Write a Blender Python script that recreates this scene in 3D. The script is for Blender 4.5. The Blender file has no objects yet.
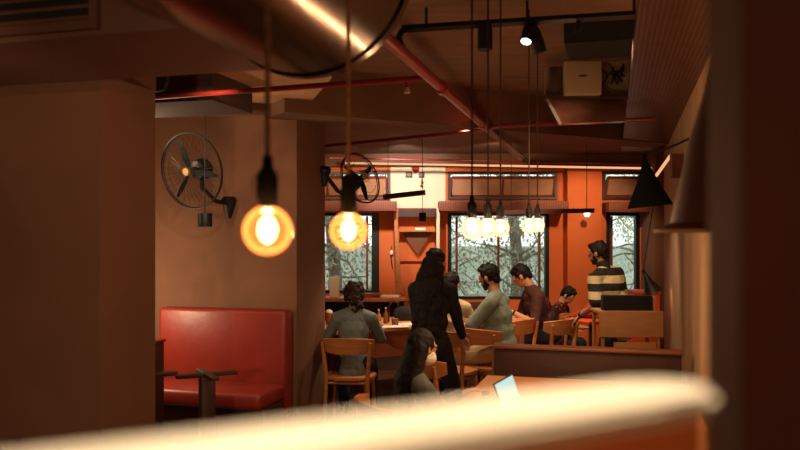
import bpy, bmesh, math, random
from mathutils import Vector as V, Matrix, Euler
random.seed(7)
PI = math.pi
C = bpy.context.scene.collection
SC = bpy.context.scene
H, F, HY = 1.7, 800.0, 238.0
def P(px, py, Y): return V(((px-400)/F*Y, Y, H-(py-HY)*Y/F))
def at_z(px, py, z):
    Y = (H-z)*F/(py-HY); return V(((px-400)/F*Y, Y, z))
UX = V((0.963, -0.2696, 0)); UY = V((0.2696, 0.963, 0))       # the building's own axes
RB = math.atan2(-0.2696, 0.963)

# ------------------------------------------------------------ materials
def lin(c):
    return tuple(((v/255)/12.92 if v/255 <= .04045 else ((v/255+.055)/1.055)**2.4) for v in c)+(1,)
def newmat(name):
    m = bpy.data.materials.new(name); m.use_nodes = True
    nt = m.node_tree; return m, nt, nt.nodes['Principled BSDF']
def mat(name, rgb, rough=.6, metal=0, var=.15, scale=6, bump=.0, bscale=40, stretch=(1,1,1), rgb2=None, spec=.5, sheen=0):
    m, nt, b = newmat(name)
    tc = nt.nodes.new('ShaderNodeTexCoord'); mp = nt.nodes.new('ShaderNodeMapping')
    mp.inputs['Scale'].default_value = stretch
    nt.links.new(tc.outputs['Object'], mp.inputs[0])
    n = nt.nodes.new('ShaderNodeTexNoise'); n.inputs['Scale'].default_value = scale; n.inputs['Detail'].default_value = 5
    nt.links.new(mp.outputs[0], n.inputs['Vector'])
    cr = nt.nodes.new('ShaderNodeValToRGB'); cr.color_ramp.elements[0].position = .3; cr.color_ramp.elements[1].position = .7
    a = lin(rgb); c2 = lin(rgb2) if rgb2 else tuple(v*(1-var) for v in a[:3])+(1,)
    if not rgb2: a = tuple(min(1, v*(1+var)) for v in a[:3])+(1,)
    cr.color_ramp.elements[0].color = c2; cr.color_ramp.elements[1].color = a
    nt.links.new(n.outputs[0], cr.inputs[0]); nt.links.new(cr.outputs[0], b.inputs['Base Color'])
    b.inputs['Roughness'].default_value = rough; b.inputs['Metallic'].default_value = metal
    b.inputs['Specular IOR Level'].default_value = spec
    if sheen: b.inputs['Sheen Weight'].default_value = sheen
    if bump:
        n2 = nt.nodes.new('ShaderNodeTexNoise'); n2.inputs['Scale'].default_value = bscale; n2.inputs['Detail'].default_value = 6
        nt.links.new(mp.outputs[0], n2.inputs['Vector'])
        bp = nt.nodes.new('ShaderNodeBump'); bp.inputs['Strength'].default_value = bump; bp.inputs['Distance'].default_value = .01
        nt.links.new(n2.outputs[0], bp.inputs['Height']); nt.links.new(bp.outputs[0], b.inputs['Normal'])
    return m
def emit(name, rgb, st, glossy=0):
    m, nt, b = newmat(name)
    b.inputs['Base Color'].default_value = (0,0,0,1)
    b.inputs['Emission Color'].default_value = lin(rgb); b.inputs['Emission Strength'].default_value = st
    return m
def boards(name, rgb, axis, width, rough=.6, gap=.06, var=.2):
    """planks / reeds: dark joints every `width` along an object axis"""
    m = mat(name, rgb, rough, var=var, scale=5, stretch=(1,1,6), bump=.15)
    nt = m.node_tree; b = nt.nodes['Principled BSDF']
    tc = nt.nodes.new('ShaderNodeTexCoord'); sp = nt.nodes.new('ShaderNodeSeparateXYZ')
    nt.links.new(tc.outputs['Object'], sp.inputs[0])
    d = nt.nodes.new('ShaderNodeMath'); d.operation = 'DIVIDE'; d.inputs[1].default_value = width
    nt.links.new(sp.outputs[axis], d.inputs[0])
    f = nt.nodes.new('ShaderNodeMath'); f.operation = 'FRACT'; nt.links.new(d.outputs[0], f.inputs[0])
    g = nt.nodes.new('ShaderNodeMath'); g.operation = 'GREATER_THAN'; g.inputs[1].default_value = gap
    nt.links.new(f.outputs[0], g.inputs[0])
    mx = nt.nodes.new('ShaderNodeMix'); mx.data_type = 'RGBA'
    src = b.inputs['Base Color'].links[0].from_socket
    nt.links.new(g.outputs[0], mx.inputs[0]); mx.inputs[6].default_value = tuple(v*.25 for v in lin(rgb)[:3])+(1,)
    nt.links.new(src, mx.inputs[7]); nt.links.new(mx.outputs[2], b.inputs['Base Color'])
    return m
def perforated(name, rgb, pitch):
    m = mat(name, rgb, .38, .75, var=.25, scale=9)
    nt = m.node_tree; b = nt.nodes['Principled BSDF']
    tc = nt.nodes.new('ShaderNodeTexCoord'); vm = nt.nodes.new('ShaderNodeVectorMath'); vm.operation = 'SCALE'; vm.inputs[3].default_value = 1/pitch
    nt.links.new(tc.outputs['Object'], vm.inputs[0])
    fr = nt.nodes.new('ShaderNodeVectorMath'); fr.operation = 'FRACTION'; nt.links.new(vm.outputs[0], fr.inputs[0])
    sb = nt.nodes.new('ShaderNodeVectorMath'); sb.operation = 'SUBTRACT'; sb.inputs[1].default_value = (.5,.5,0)
    nt.links.new(fr.outputs[0], sb.inputs[0])
    ml = nt.nodes.new('ShaderNodeVectorMath'); ml.operation = 'MULTIPLY'; ml.inputs[1].default_value = (1,1,0)
    nt.links.new(sb.outputs[0], ml.inputs[0])
    ln = nt.nodes.new('ShaderNodeVectorMath'); ln.operation = 'LENGTH'; nt.links.new(ml.outputs[0], ln.inputs[0])
    g = nt.nodes.new('ShaderNodeMath'); g.operation = 'GREATER_THAN'; g.inputs[1].default_value = .3
    nt.links.new(ln.outputs[1], g.inputs[0])
    mx = nt.nodes.new('ShaderNodeMix'); mx.data_type = 'RGBA'
    src = b.inputs['Base Color'].links[0].from_socket
    nt.links.new(g.outputs[0], mx.inputs[0]); mx.inputs[6].default_value = (.01,.006,.004,1)
    nt.links.new(src, mx.inputs[7]); nt.links.new(mx.outputs[2], b.inputs['Base Color'])
    return m
def stripes(name, c1, c2, period, duty=.5, axis=2, off=0):
    m, nt, b = newmat(name)
    tc = nt.nodes.new('ShaderNodeTexCoord'); sp = nt.nodes.new('ShaderNodeSeparateXYZ'); nt.links.new(tc.outputs['Object'], sp.inputs[0])
    d = nt.nodes.new('ShaderNodeMath'); d.operation = 'MULTIPLY_ADD'; d.inputs[1].default_value = 1/period; d.inputs[2].default_value = off
    nt.links.new(sp.outputs[axis], d.inputs[0])
    f = nt.nodes.new('ShaderNodeMath'); f.operation = 'FRACT'; nt.links.new(d.outputs[0], f.inputs[0])
    g = nt.nodes.new('ShaderNodeMath'); g.operation = 'GREATER_THAN'; g.inputs[1].default_value = duty
    nt.links.new(f.outputs[0], g.inputs[0])
    mx = nt.nodes.new('ShaderNodeMix'); mx.data_type = 'RGBA'; nt.links.new(g.outputs[0], mx.inputs[0])
    mx.inputs[6].default_value = lin(c1); mx.inputs[7].default_value = lin(c2)
    nt.links.new(mx.outputs[2], b.inputs['Base Color']); b.inputs['Roughness'].default_value = .9
    return m
def floral(name):
    m, nt, b = newmat(name)
    tc = nt.nodes.new('ShaderNodeTexCoord')
    v = nt.nodes.new('ShaderNodeTexVoronoi'); v.inputs['Scale'].default_value = 26
    nt.links.new(tc.outputs['Object'], v.inputs['Vector'])
    cr = nt.nodes.new('ShaderNodeValToRGB'); e = cr.color_ramp.elements
    e[0].position = 0; e[0].color = lin((205,80,45)); e[1].position = .55; e[1].color = lin((40,14,12))
    x = e.new(.28); x.color = lin((190,45,25)); x = e.new(.36); x.color = lin((30,12,12))
    nt.links.new(v.outputs['Distance'], cr.inputs[0]); nt.links.new(cr.outputs[0], b.inputs['Base Color'])
    b.inputs['Roughness'].default_value = .85
    return m
def bulb_glass(name, tint, glow, gst):
    m, nt, b = newmat(name)
    nt.nodes.remove(b); out = nt.nodes['Material Output']
    tr = nt.nodes.new('ShaderNodeBsdfTransparent'); tr.inputs[0].default_value = tint
    gl = nt.nodes.new('ShaderNodeBsdfGlossy'); gl.inputs['Roughness'].default_value = .05
    fr = nt.nodes.new('ShaderNodeFresnel'); fr.inputs[0].default_value = 1.35
    mx = nt.nodes.new('ShaderNodeMixShader'); nt.links.new(fr.outputs[0], mx.inputs[0]); nt.links.new(tr.outputs[0], mx.inputs[1]); nt.links.new(gl.outputs[0], mx.inputs[2])
    em = nt.nodes.new('ShaderNodeEmission'); em.inputs[0].default_value = glow; em.inputs[1].default_value = gst
    ad = nt.nodes.new('ShaderNodeAddShader'); nt.links.new(mx.outputs[0], ad.inputs[0]); nt.links.new(em.outputs[0], ad.inputs[1])
    nt.links.new((ad if gst else mx).outputs[0], out.inputs[0])
    return m

M = dict(
 plaster=mat('plaster', (116,76,52), .85, var=.16, scale=2.2, bump=.25, bscale=14),
 plaster_dark=mat('plaster_dark', (106,66,45), .9, var=.14, scale=1.8, bump=.2, bscale=12),
 plaster_right=mat('plaster_right', (180,142,104), .85, var=.2, scale=2.4, bump=.2, bscale=12, stretch=(1,1,.35)),
 plaster_red=mat('plaster_red', (104,52,38), .9, var=.14, scale=3, bump=.2, bscale=12),
 orange=mat('orange_paint', (214,104,46), .75, var=.07, scale=2, bump=.1, bscale=8),
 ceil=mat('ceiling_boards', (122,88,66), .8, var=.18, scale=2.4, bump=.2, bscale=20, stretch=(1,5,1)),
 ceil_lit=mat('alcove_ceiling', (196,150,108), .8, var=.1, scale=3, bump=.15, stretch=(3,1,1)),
 soffit=mat('soffit', (112,76,56), .85, var=.14, scale=2, bump=.2),
 beam=mat('beam', (62,37,27), .85, var=.12, scale=2, bump=.2),
 floor=mat('floor', (84,52,36), .45, var=.2, scale=3, bump=.1),
 duct=mat('duct_metal', (84,58,42), .21, .88, var=.12, scale=3),
 duct_flat=mat('duct_flat', (104,66,52), .6, .2, var=.1, scale=3),
 black=mat('black_metal', (22,18,17), .5, .2, var=.1),
 black_matte=mat('black_matte', (18,15,15), .85, var=.15),
 shade_black=mat('shade_black', (9,8,8), .95, spec=.15),
 brown_metal=mat('brown_metal', (60,38,28), .5, .3),
 red_pipe=mat('red_pipe', (120,30,22), .35, var=.12, scale=8),
 leather=mat('red_leather', (138,40,28), .42, var=.14, scale=3, bump=.25, bscale=10),
 wood=mat('chair_wood', (178,112,62), .45, var=.16, scale=6, stretch=(1,1,6), bump=.05),
 wood_table=mat('table_wood', (206,140,84), .42, var=.13, scale=4, stretch=(1,9,1), bump=.06),
 wood_orange=mat('wood_orange', (170,94,54), .45, var=.15, scale=4, stretch=(1,8,1)),
 wood_dark=mat('wood_dark', (62,32,22), .5, var=.2, scale=4, stretch=(1,1,6)),
 wood_edge=mat('wood_edge', (118,66,40), .5, var=.2, scale=6),
 ply=mat('plywood', (186,128,80), .55, var=.1, scale=5, stretch=(1,1,5)),
 wax=mat('rail_wood', (236,210,172), .5, var=.08, scale=10),
 reed=boards('reeded_wood', (124,56,32), 0, .03, gap=.2),
 plank=boards('plank_face', (140,76,56), 0, .34, gap=.07),
 sash=mat('sash_frame', (120,56,34), .6),
 board=mat('sash_board', (186,132,98), .7, var=.08),
 cream=mat('cream', (226,206,176), .8, var=.05),
 white=mat('white_paper', (232,226,212), .7, var=.04),
 whitebox=mat('white_box', (160,136,108), .6, var=.04),
 steel=mat('steel', (104,66,52), .24, .95, var=.08, scale=2),
 galv=mat('galvanised', (120,98,84), .35, .85, var=.3, scale=14),
 tray=perforated('perforated_tray', (128,80,60), .026),
 skin=mat('skin', (196,138,104), .55, var=.05, scale=10),
 skin2=mat('skin_tan', (170,112,80), .55, var=.05, scale=10),
 hair=mat('black_hair', (22,15,12), .7, var=.35, scale=30, stretch=(1,1,.12), bump=.35, bscale=70, spec=.25),
 hairb=mat('brown_hair', (48,30,20), .7, spec=.25, var=.5, scale=30, bump=.5, bscale=45),
 denim=mat('grey_jacket', (112,120,116), .9, var=.12, scale=5, bump=.3, bscale=60),
 jacket=mat('slate_jacket', (84,84,80), .9, var=.12, scale=6, bump=.3, bscale=60),
 blacktop=mat('black_cloth', (26,20,21), .9, var=.2, scale=6, bump=.3),
 tan=mat('tan_shirt', (176,158,122), .9, var=.08, bump=.3),
 sage=mat('sage_shirt', (122,132,118), .9, var=.1, bump=.3, bscale=25),
 maroon=mat('maroon_shirt', (72,32,26), .85, var=.14, bump=.3),
 redcloth=mat('red_cloth', (168,40,24), .85, var=.15, bump=.4),
 khaki=mat('khaki_cloth', (158,130,92), .9, var=.1, bump=.3),
 jeans=mat('dark_trousers', (32,30,36), .9, var=.15, bump=.2),
 orangeseat=mat('orange_seat', (206,74,28), .5, var=.06),
 striped=stripes('striped_cloth', (34,26,22), (204,182,140), .15, .5, 2, .15),
 floral=floral('floral_cloth'),
 leaf=mat('leaf', (160,164,140), .6, var=.35, scale=3),
 leaf2=mat('leaf_pale', (200,206,184), .6, var=.3, scale=3),
 bark=mat('bark', (130,124,112), .9, var=.3, scale=8),
 ground=mat('pavement', (120,124,112), .9, var=.2, scale=2),
 fence=mat('garden_wall', (196,204,192), .9, var=.2, scale=2),
 cord=mat('cord', (70,46,32), .8),
 cord_near=mat('fabric_cord', (180,136,96), .85, var=.25, scale=90),
 dial=mat('brass_cap', (206,168,112), .35, .6),
 eyew=mat('eye_white', (215,205,195), .3, var=.02), eyeb=mat('eye_dark', (25,15,10), .2, var=.02),
 lens=emit('lens', (205,255,236), 3.0),
 led=emit('led', (255,180,130), .9),
 screen=emit('screen', (196,232,222), .85),
 core=emit('filament', (255,214,150), 14),
 amber=bulb_glass('amber_glass', (1,.66,.36,1), (1,.30,.07,1), .62), amber_far=bulb_glass('amber_glass_backlit', (1,.9,.78,1), (1,.5,.28,1), .5),  # far globes paler: window light behind them is put into the glass
 clear=bulb_glass('clear_glass', (.93,.96,.95,1), (0,0,0,1), 0),
 lampglow=emit('lamp_inside', (255,150,70), 2.0),
)

# ------------------------------------------------------------ mesh builder
class MB:
    def __init__(s): s.bm = bmesh.new()
    def box(s, c, d, rot=None, bev=0):
        m = Matrix.Translation(V(c)) @ (rot.to_4x4() if rot else Matrix()) @ Matrix.Diagonal((d[0], d[1], d[2], 1))
        r = bmesh.ops.create_cube(s.bm, size=1, matrix=m)
        if bev:
            es = list({e for v in r['verts'] for e in v.link_edges})
            bmesh.ops.bevel(s.bm, geom=es, offset=bev, segments=3, affect='EDGES', profile=.5)
        return s
    def rod(s, a, b, r0, r1=None, seg=12):
        a = V(a); b = V(b); r1 = r0 if r1 is None else r1
        d = b-a; q = V((0,0,1)).rotation_difference(d)
        m = Matrix.Translation((a+b)/2) @ q.to_matrix().to_4x4()
        bmesh.ops.create_cone(s.bm, cap_ends=True, segments=seg, radius1=r0, radius2=r1, depth=d.length, matrix=m); return s
    def cap(s, a, b, r0, r1=None, seg=14):
        r1 = r0 if r1 is None else r1
        if (V(a)-V(b)).length > 1e-4: s.rod(a, b, r0, r1, seg)
        s.ball(a, (r0,)*3); s.ball(b, (r1,)*3); return s
    def ball(s, c, r, rot=None, sub=2):
        m = Matrix.Translation(V(c)) @ (rot.to_4x4() if rot else Matrix()) @ Matrix.Diagonal((r[0], r[1], r[2], 1))
        bmesh.ops.create_icosphere(s.bm, subdivisions=sub, radius=1, matrix=m); return s
    def tube(s, pts, r, seg=8, closed=False):
        pts = [V(p) for p in pts]; n = len(pts); rs = r if isinstance(r, (list, tuple)) else [r]*n
        rings = []; up = None
        for i, p in enumerate(pts):
            if closed: t = pts[(i+1) % n]-pts[i-1]
            else: t = pts[min(i+1, n-1)]-pts[max(i-1, 0)]
            t.normalize()
            if up is None: up = t.orthogonal().normalized()
            else: up = (up - t*up.dot(t)).normalized()
            w = t.cross(up)
            rings.append([s.bm.verts.new(p + (up*math.cos(2*PI*k/seg) + w*math.sin(2*PI*k/seg))*rs[i]) for k in range(seg)])
        m = n if closed else n-1
        for i in range(m):
            A, B = rings[i], rings[(i+1) % n]
            for k in range(seg): s.bm.faces.new((A[k], A[(k+1) % seg], B[(k+1) % seg], B[k]))
        if not closed:
            s.bm.faces.new(rings[0][::-1]); s.bm.faces.new(rings[-1])
        return s
    def lathe(s, prof, c=(0,0,0), seg=32, rot=None, close=True):
        c = V(c); rings = []
        for r, z in prof:
            row = []
            for k in range(seg):
                p = V((max(r, 1e-4)*math.cos(2*PI*k/seg), max(r, 1e-4)*math.sin(2*PI*k/seg), z))
                if rot: p = rot @ p
                row.append(s.bm.verts.new(p+c))
            rings.append(row)
        for A, B in zip(rings, rings[1:]):
            for k in range(seg): s.bm.faces.new((A[k], A[(k+1) % seg], B[(k+1) % seg], B[k]))
        if close: s.bm.faces.new(rings[0][::-1]); s.bm.faces.new(rings[-1])
        return s
    def prism(s, poly, z0, z1):
        b = [s.bm.verts.new((x, y, z0)) for x, y in poly]; t = [s.bm.verts.new((x, y, z1)) for x, y in poly]
        s.bm.faces.new(b[::-1]); s.bm.faces.new(t)
        n = len(poly)
        for i in range(n): s.bm.faces.new((b[i], b[(i+1) % n], t[(i+1) % n], t[i]))
        return s
    def hexa(s, pts):        # 8 corners, bottom 4 then top 4
        v = [s.bm.verts.new(p) for p in pts]
        for f in ((3,2,1,0),(4,5,6,7),(0,1,5,4),(1,2,6,5),(2,3,7,6),(3,0,4,7)): s.bm.faces.new([v[i] for i in f])
        return s
    def quad(s, a, b, c, d): s.bm.faces.new([s.bm.verts.new(V(p)) for p in (a,b,c,d)]); return s
    def build(s, name, m, parent=None, loc=(0,0,0), rotz=0, smooth=True, angle=40, weld=False):
        if weld: bmesh.ops.remove_doubles(s.bm, verts=s.bm.verts, dist=1e-4)
        bmesh.ops.recalc_face_normals(s.bm, faces=s.bm.faces)
        me = bpy.data.meshes.new(name); s.bm.to_mesh(me); s.bm.free()
        me.materials.append(M[m] if isinstance(m, str) else m)
        if smooth:
            for p in me.polygons: p.use_smooth = True
            try: me.set_sharp_from_angle(angle=math.radians(angle))
            except Exception: pass
        o = bpy.data.objects.new(name, me); C.objects.link(o)
        o.location = loc; o.rotation_euler = (0,0,rotz)
        if parent: o.parent = parent
        return o
def tag(o, label=None, cat=None, group=None, kind=None):
    if label: o['label'] = label
    if cat: o['category'] = cat
    if group: o['group'] = group
    if kind: o['kind'] = kind
    return o
def thing(name, label, cat, loc=(0,0,0), rotz=0, group=None):
    o = bpy.data.objects.new(name, None); C.objects.link(o); o.empty_display_size = .1
    o.location = loc; o.rotation_euler = (0,0,rotz); return tag(o, label, cat, group)
def struct(name, mb, m, **k): return tag(mb.build(name, m, **k), kind='structure')
def dup(root, loc, rotz=None, label=None, sc=None):
    r = root.copy(); C.objects.link(r); r.location = loc
    if rotz is not None: r.rotation_euler = (0,0,rotz)
    if label: r['label'] = label
    if sc: r.scale = (sc,)*3
    def rec(src, dst):
        for ch in list(src.children):
            c = ch.copy(); C.objects.link(c); c.parent = dst; rec(ch, c)
    rec(root, r)
    return r
def cloud(mb, name, m, parent, voxel=.008, smooth=2, disp=0, dscale=.06, loc=(0,0,0)):
    """one continuous skin grown around everything in mb"""
    me = bpy.data.meshes.new('t'); mb.bm.to_mesh(me); mb.bm.free()
    o = bpy.data.objects.new('t', me); C.objects.link(o)
    r = o.modifiers.new('r', 'REMESH'); r.mode = 'VOXEL'; r.voxel_size = voxel
    if smooth:
        sm = o.modifiers.new('s', 'SMOOTH'); sm.iterations = smooth; sm.factor = .5
    if disp:
        tx = bpy.data.textures.new('n', 'CLOUDS'); tx.noise_scale = dscale
        d = o.modifiers.new('d', 'DISPLACE'); d.texture = tx; d.strength = disp; d.mid_level = .5
    dg = bpy.context.evaluated_depsgraph_get(); dg.update()
    me2 = bpy.data.meshes.new_from_object(o.evaluated_get(dg))
    bpy.data.objects.remove(o); bpy.data.meshes.remove(me)
    me2.name = name; me2.materials.clear(); me2.materials.append(M[m])
    for p in me2.polygons: p.use_smooth = True
    n = bpy.data.objects.new(name, me2); C.objects.link(n); n.location = loc
    if parent: n.parent = parent
    return n

# ------------------------------------------------------------ room shell
def wall_open(name, m, x0, x1, z0, z1, th, ops, loc, rotz=0, mfun=None):
    """wall in local XZ, front at y=0, back at y=th, with rectangular openings"""
    xs = sorted({x0, x1} | {v for o in ops for v in o[:2]}); zs = sorted({z0, z1} | {v for o in ops for v in o[2:]})
    solid = lambda i, j: 0 <= i < len(xs)-1 and 0 <= j < len(zs)-1 and not any(
        o[0] <= (xs[i]+xs[i+1])/2 <= o[1] and o[2] <= (zs[j]+zs[j+1])/2 <= o[3] for o in ops)
    b = MB()
    for i in range(len(xs)-1):
        for j in range(len(zs)-1):
            if not solid(i, j): continue
            a, c, d, e = xs[i], xs[i+1], zs[j], zs[j+1]
            b.quad((a,0,d),(c,0,d),(c,0,e),(a,0,e)); b.quad((a,th,d),(a,th,e),(c,th,e),(c,th,d))
            if not solid(i-1, j): b.quad((a,0,d),(a,0,e),(a,th,e),(a,th,d))
            if not solid(i+1, j): b.quad((c,0,d),(c,th,d),(c,th,e),(c,0,e))
            if not solid(i, j-1): b.quad((a,0,d),(a,th,d),(c,th,d),(c,0,d))
            if not solid(i, j+1): b.quad((a,0,e),(c,0,e),(c,th,e),(a,th,e))
    return struct(name, b, m, loc=loc, rotz=rotz, smooth=False, weld=True)
WY = 10.4
LW = (-1.75, -.27, .98, 2.03); CW = (.62, 1.94, .9, 2.03); RW = (2.68, 3.12, .9, 2.03)
LA = (-1.75, -.13, 2.2, 2.56); CA = (.62, 2.04, 2.2, 2.56); RA = (2.63, 3.15, 2.2, 2.56)
wall_open('wall_back', 'orange', -4.6, 3.4, 0, 2.85, .2, [LW, CW, RW, LA, CA, RA], (0, WY, 0))
# cream painted upper part between the left and middle windows, orange pilaster
struct('trim_1', MB().box((.235, WY-.006, 2.355), (.71, .012, .53)), 'cream')
struct('trim_2', MB().box((2.36, WY-.09, 1.31), (.44, .18, 2.61), bev=.006), 'orange')
struct('trim_3', MB().box((0, WY-.05, 2.705), (6.8, .1, .165)), 'soffit')
struct('floor', MB().box((-.6, 5, -.05), (9.5, 13, .1)), 'floor')
struct('ceiling', MB().box((-.6, 4.1, 3.15), (9.4, 11.2, .1)), 'ceil')
# low ceiling behind the slanting beam
struct('ceiling_rear', MB().prism([(-2.2,6.35),(4.4,9.55),(4.4,10.6),(-4.6,10.6),(-4.6,8.2),(-2.2,7.6)], 2.79, 3.1), 'soffit', smooth=False)
bd = V((1.5, .86, 0)).normalized(); bn = V((-bd.y, bd.x, 0))
pA = V((-.95, 6.57, 0)); pB = V((3.0, 8.82, 0))
struct('beam_main', MB().prism([pA.xy, pB.xy, (pB+bn*.42).xy, (pA+bn*.42).xy], 2.735, 3.1), 'soffit', smooth=False)
# alcove wall (left) in the building's direction, its right end seen as a pillar
cr = V((-.905, 7.0, 0))                      # right front corner
struct('wall_left', MB().prism([cr.xy, (cr+UY*.69).xy, (cr+UY*.69-UX*4).xy, (cr-UX*4).xy], 0, 3.1), 'plaster', smooth=False)
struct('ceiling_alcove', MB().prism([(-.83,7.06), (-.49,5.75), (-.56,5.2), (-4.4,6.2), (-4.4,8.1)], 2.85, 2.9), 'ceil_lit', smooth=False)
f0 = V((-.56, 5.2, 0)); f1 = f0-UX*3.6
struct('beam_alcove', MB().box((0,0,2.98), (3.6,.12,.26)), 'plank', loc=((f0+f1)/2), rotz=RB)
# pillar near left with the beam above it
q = V((-1.5, 4.0, 0))
struct('pillar_left', MB().prism([q.xy, (q+UY*.49).xy, (q+UY*.49-UX*1.9).xy, (q-UX*1.9).xy], 0, 3.1), 'plaster_dark', smooth=False)
struct('beam_left', MB().prism([(q+UX*.0-UY*.35).xy, (q+UY*.5).xy, (q+UY*.5-UX*2.2).xy, (q-UY*.35-UX*2.2).xy], 2.52, 3.1), 'beam', smooth=False)
# right wall
rw = lambda Y: V((.49+.28*Y, Y, 0))
struct('wall_right', MB().prism([rw(-1.4).xy, rw(10.5).xy, (rw(10.5)+UX*.2).xy, (rw(-1.4)+UX*.2).xy], 0, 3.1), 'plaster_right', smooth=False)
struct('wall_corner', MB().box((3.28, 10.1, 1.4), (.3, .55, 2.8)), 'plaster', smooth=False)
struct('wall_rear', MB().box((-1.5, -1.3, 1.55), (6.5, .15, 3.1)), 'plaster_dark')
struct('wall_side', MB().box((-4.7, 4.6, 1.55), (.2, 11.8, 3.1)), 'plaster_dark')
# near pillar at the right edge of the picture
struct('pillar_right', MB().prism([(.255,.6), (.62,.52), (.66,.72), (.30,.78)], 0, 3.1), 'plaster_red', smooth=False)

# ------------------------------------------------------------ windows
def pane(parent, x0, x1, z0, z1, y):
    MB().box(((x0+x1)/2, y, (z0+z1)/2), (x1-x0, .006, z1-z0)).build('glass_pane', 'clear', parent)
def window(n, op, mull, fr='black', side=.05):
    x0, x1, z0, z1 = op
    w = bpy.data.objects.new('window_%d' % n, None); C.objects.link(w); w.location = (0, WY, 0); w['kind'] = 'structure'
    b = MB()
    b.box((x0+side/2, .06, (z0+z1)/2), (side, .1, z1-z0)); b.box((x1-side/2, .06, (z0+z1)/2), (side, .1, z1-z0))
    b.box(((x0+x1)/2, .06, z1-.02), (x1-x0-2*side-.004, .1, .04)); b.box(((x0+x1)/2, .06, z0+.02), (x1-x0-2*side-.004, .1, .04))
    b.build('window_frame', fr, w, smooth=False)
    for k in mull: MB().box((k, .06, (z0+z1)/2), (.028, .06, z1-z0-.09)).build('mullion', 'sash', w)
    pane(w, x0+side, x1-side, z0+.04, z1-.04, .1)
    return w
window(1, LW, [-1.1, -.43], side=.1)
window(2, CW, [.74, 1.285, 1.82])
window(3, RW, [2.76])
def clerestory(n, op, cols):
    x0, x1, z0, z1 = op
    w = bpy.data.objects.new('window_%d' % n, None); C.objects.link(w); w.location = (0, WY, 0); w['kind'] = 'structure'
    b = MB()
    for x in (x0+.018, x1-.018): b.box((x, .02, (z0+z1)/2), (.036, .12, z1-z0))
    for z in (z0+.015, z1-.015): b.box(((x0+x1)/2, .02, z), (x1-x0-.074, .12, .03))
    b.build('window_frame', 'wood_dark', w, smooth=False)
    # sash hinged at its foot, fallen inward at the head
    R = Matrix.Rotation(math.radians(24), 3, 'X')
    hgt = z1-z0-.09
    def tp(x, z): return V((x, .1, z0+.035)) + R @ V((0, 0, z)) if False else V((x, .03-math.sin(math.radians(28))*z, z0+.04+math.cos(math.radians(28))*z))
    s = MB(); a0, a1 = x0+.045, x1-.045; Rt = Matrix.Rotation(math.radians(28), 3, 'X')
    for z in (.012, hgt): s.box(tp((a0+a1)/2, z), (a1-a0, .025, .03), Rt)
    xs = [a0+(a1-a0)*k/cols for k in range(cols+1)]
    for x in xs: s.box(tp(x, hgt/2), (.03, .026, hgt), Rt)
    s.build('sash', 'sash', w, smooth=False)
    for k in range(cols): MB().box(tp((xs[k]+xs[k+1])/2, hgt/2), (xs[k+1]-xs[k]-.034, .008, hgt-.03), Rt).build('sash_panel', 'board', w)
clerestory(4, LA, 2); clerestory(5, CA, 2); clerestory(6, RA, 1)
for i, (x0, x1, zc, lab) in enumerate(((-1.8, -.04, 2.10, 'reeded wood pelmet over the left window'), (.49, 2.11, 2.10, 'reeded wood pelmet over the wide middle window'), (2.62, 3.13, 2.09, 'short reeded wood pelmet over the narrow right window'))):
    o = MB().box(((x0+x1)/2, WY-.2 if i < 2 else WY-.2, zc), (x1-x0, .38 if i < 2 else .36, .125), bev=.004).build('pelmet', 'reed')
    tag(o, lab, 'pelmet', 'reeded pelmets')

# ------------------------------------------------------------ outside
struct('ground_outside', MB().box((1, 19, -.06), (30, 16.4, .1)), 'ground')
tag(MB().box((1, 19.5, .75), (22, .25, 1.5)).build('garden_wall', 'fence'), 'pale low garden wall beyond the windows', 'garden wall')
def tree(loc, h, rad, lab, lf, n, seed, low=1.0):
    rnd = random.Random(seed)
    t = thing('tree', lab, 'tree', loc)
    tr = MB(); tr.tube([(0,0,0), (.06,.02,h*.3), (-.05,.05,h*.6), (.05,0,h)], [.14,.11,.08,.03])
    for k in range(34):
        z = h*rnd.uniform(.2, .95); a = rnd.uniform(0, 2*PI); L = rad*rnd.uniform(.6, 1)
        tr.tube([(0,0,z), (math.cos(a)*L*.5, math.sin(a)*L*.5, z+rnd.uniform(-.1,.3)), (math.cos(a)*L, math.sin(a)*L, z+rnd.uniform(-.5,.6))], [.03,.018,.008], seg=6)
    tr.build('trunk', 'bark', t)
    b = bmesh.new()
    cl = [(rnd.gauss(0, rad*.45), rnd.gauss(0, rad*.45), rnd.uniform(low, h+.3)) for _ in range(n//40)]
    for k in range(n):
        c = cl[k % len(cl)]
        p = V((c[0]+rnd.gauss(0,.17), c[1]+rnd.gauss(0,.17), max(.05, c[2]+rnd.gauss(0,.15))))
        R = Euler((rnd.uniform(0,PI), rnd.uniform(0,PI), rnd.uniform(0,PI))).to_matrix(); s = rnd.uniform(.018,.042)
        vs = [b.verts.new(p+R @ V(v)) for v in ((-s,0,0),(0,-s*.45,s*.1),(s*1.2,0,0),(0,s*.45,s*.1))]
        b.faces.new(vs)
    me = bpy.data.meshes.new('foliage'); b.to_mesh(me); b.free(); me.materials.append(M[lf])
    o = bpy.data.objects.new('foliage', me); C.objects.link(o); o.parent = t; o['kind'] = 'stuff'
tree((-1.1, 12.9, 0), 3.6, 1.2, 'leafy tree right outside the left window', 'leaf', 6500, 1, .6)
tree((1.9, 13.2, 0), 3.8, .95, 'leafy tree outside, behind the hanging bulbs in the right half of the middle window', 'leaf', 7000, 2, .5)
tree((4.35, 14.2, 0), 3.6, .9, 'pale-leaved tree outside the narrow right window', 'leaf2', 5500, 3, .9)
tree((.9, 16.2, 0), 2.2, 1.0, 'thin pale tree farther off, in the left half of the middle window', 'leaf2', 2400, 4, .5)
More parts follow.
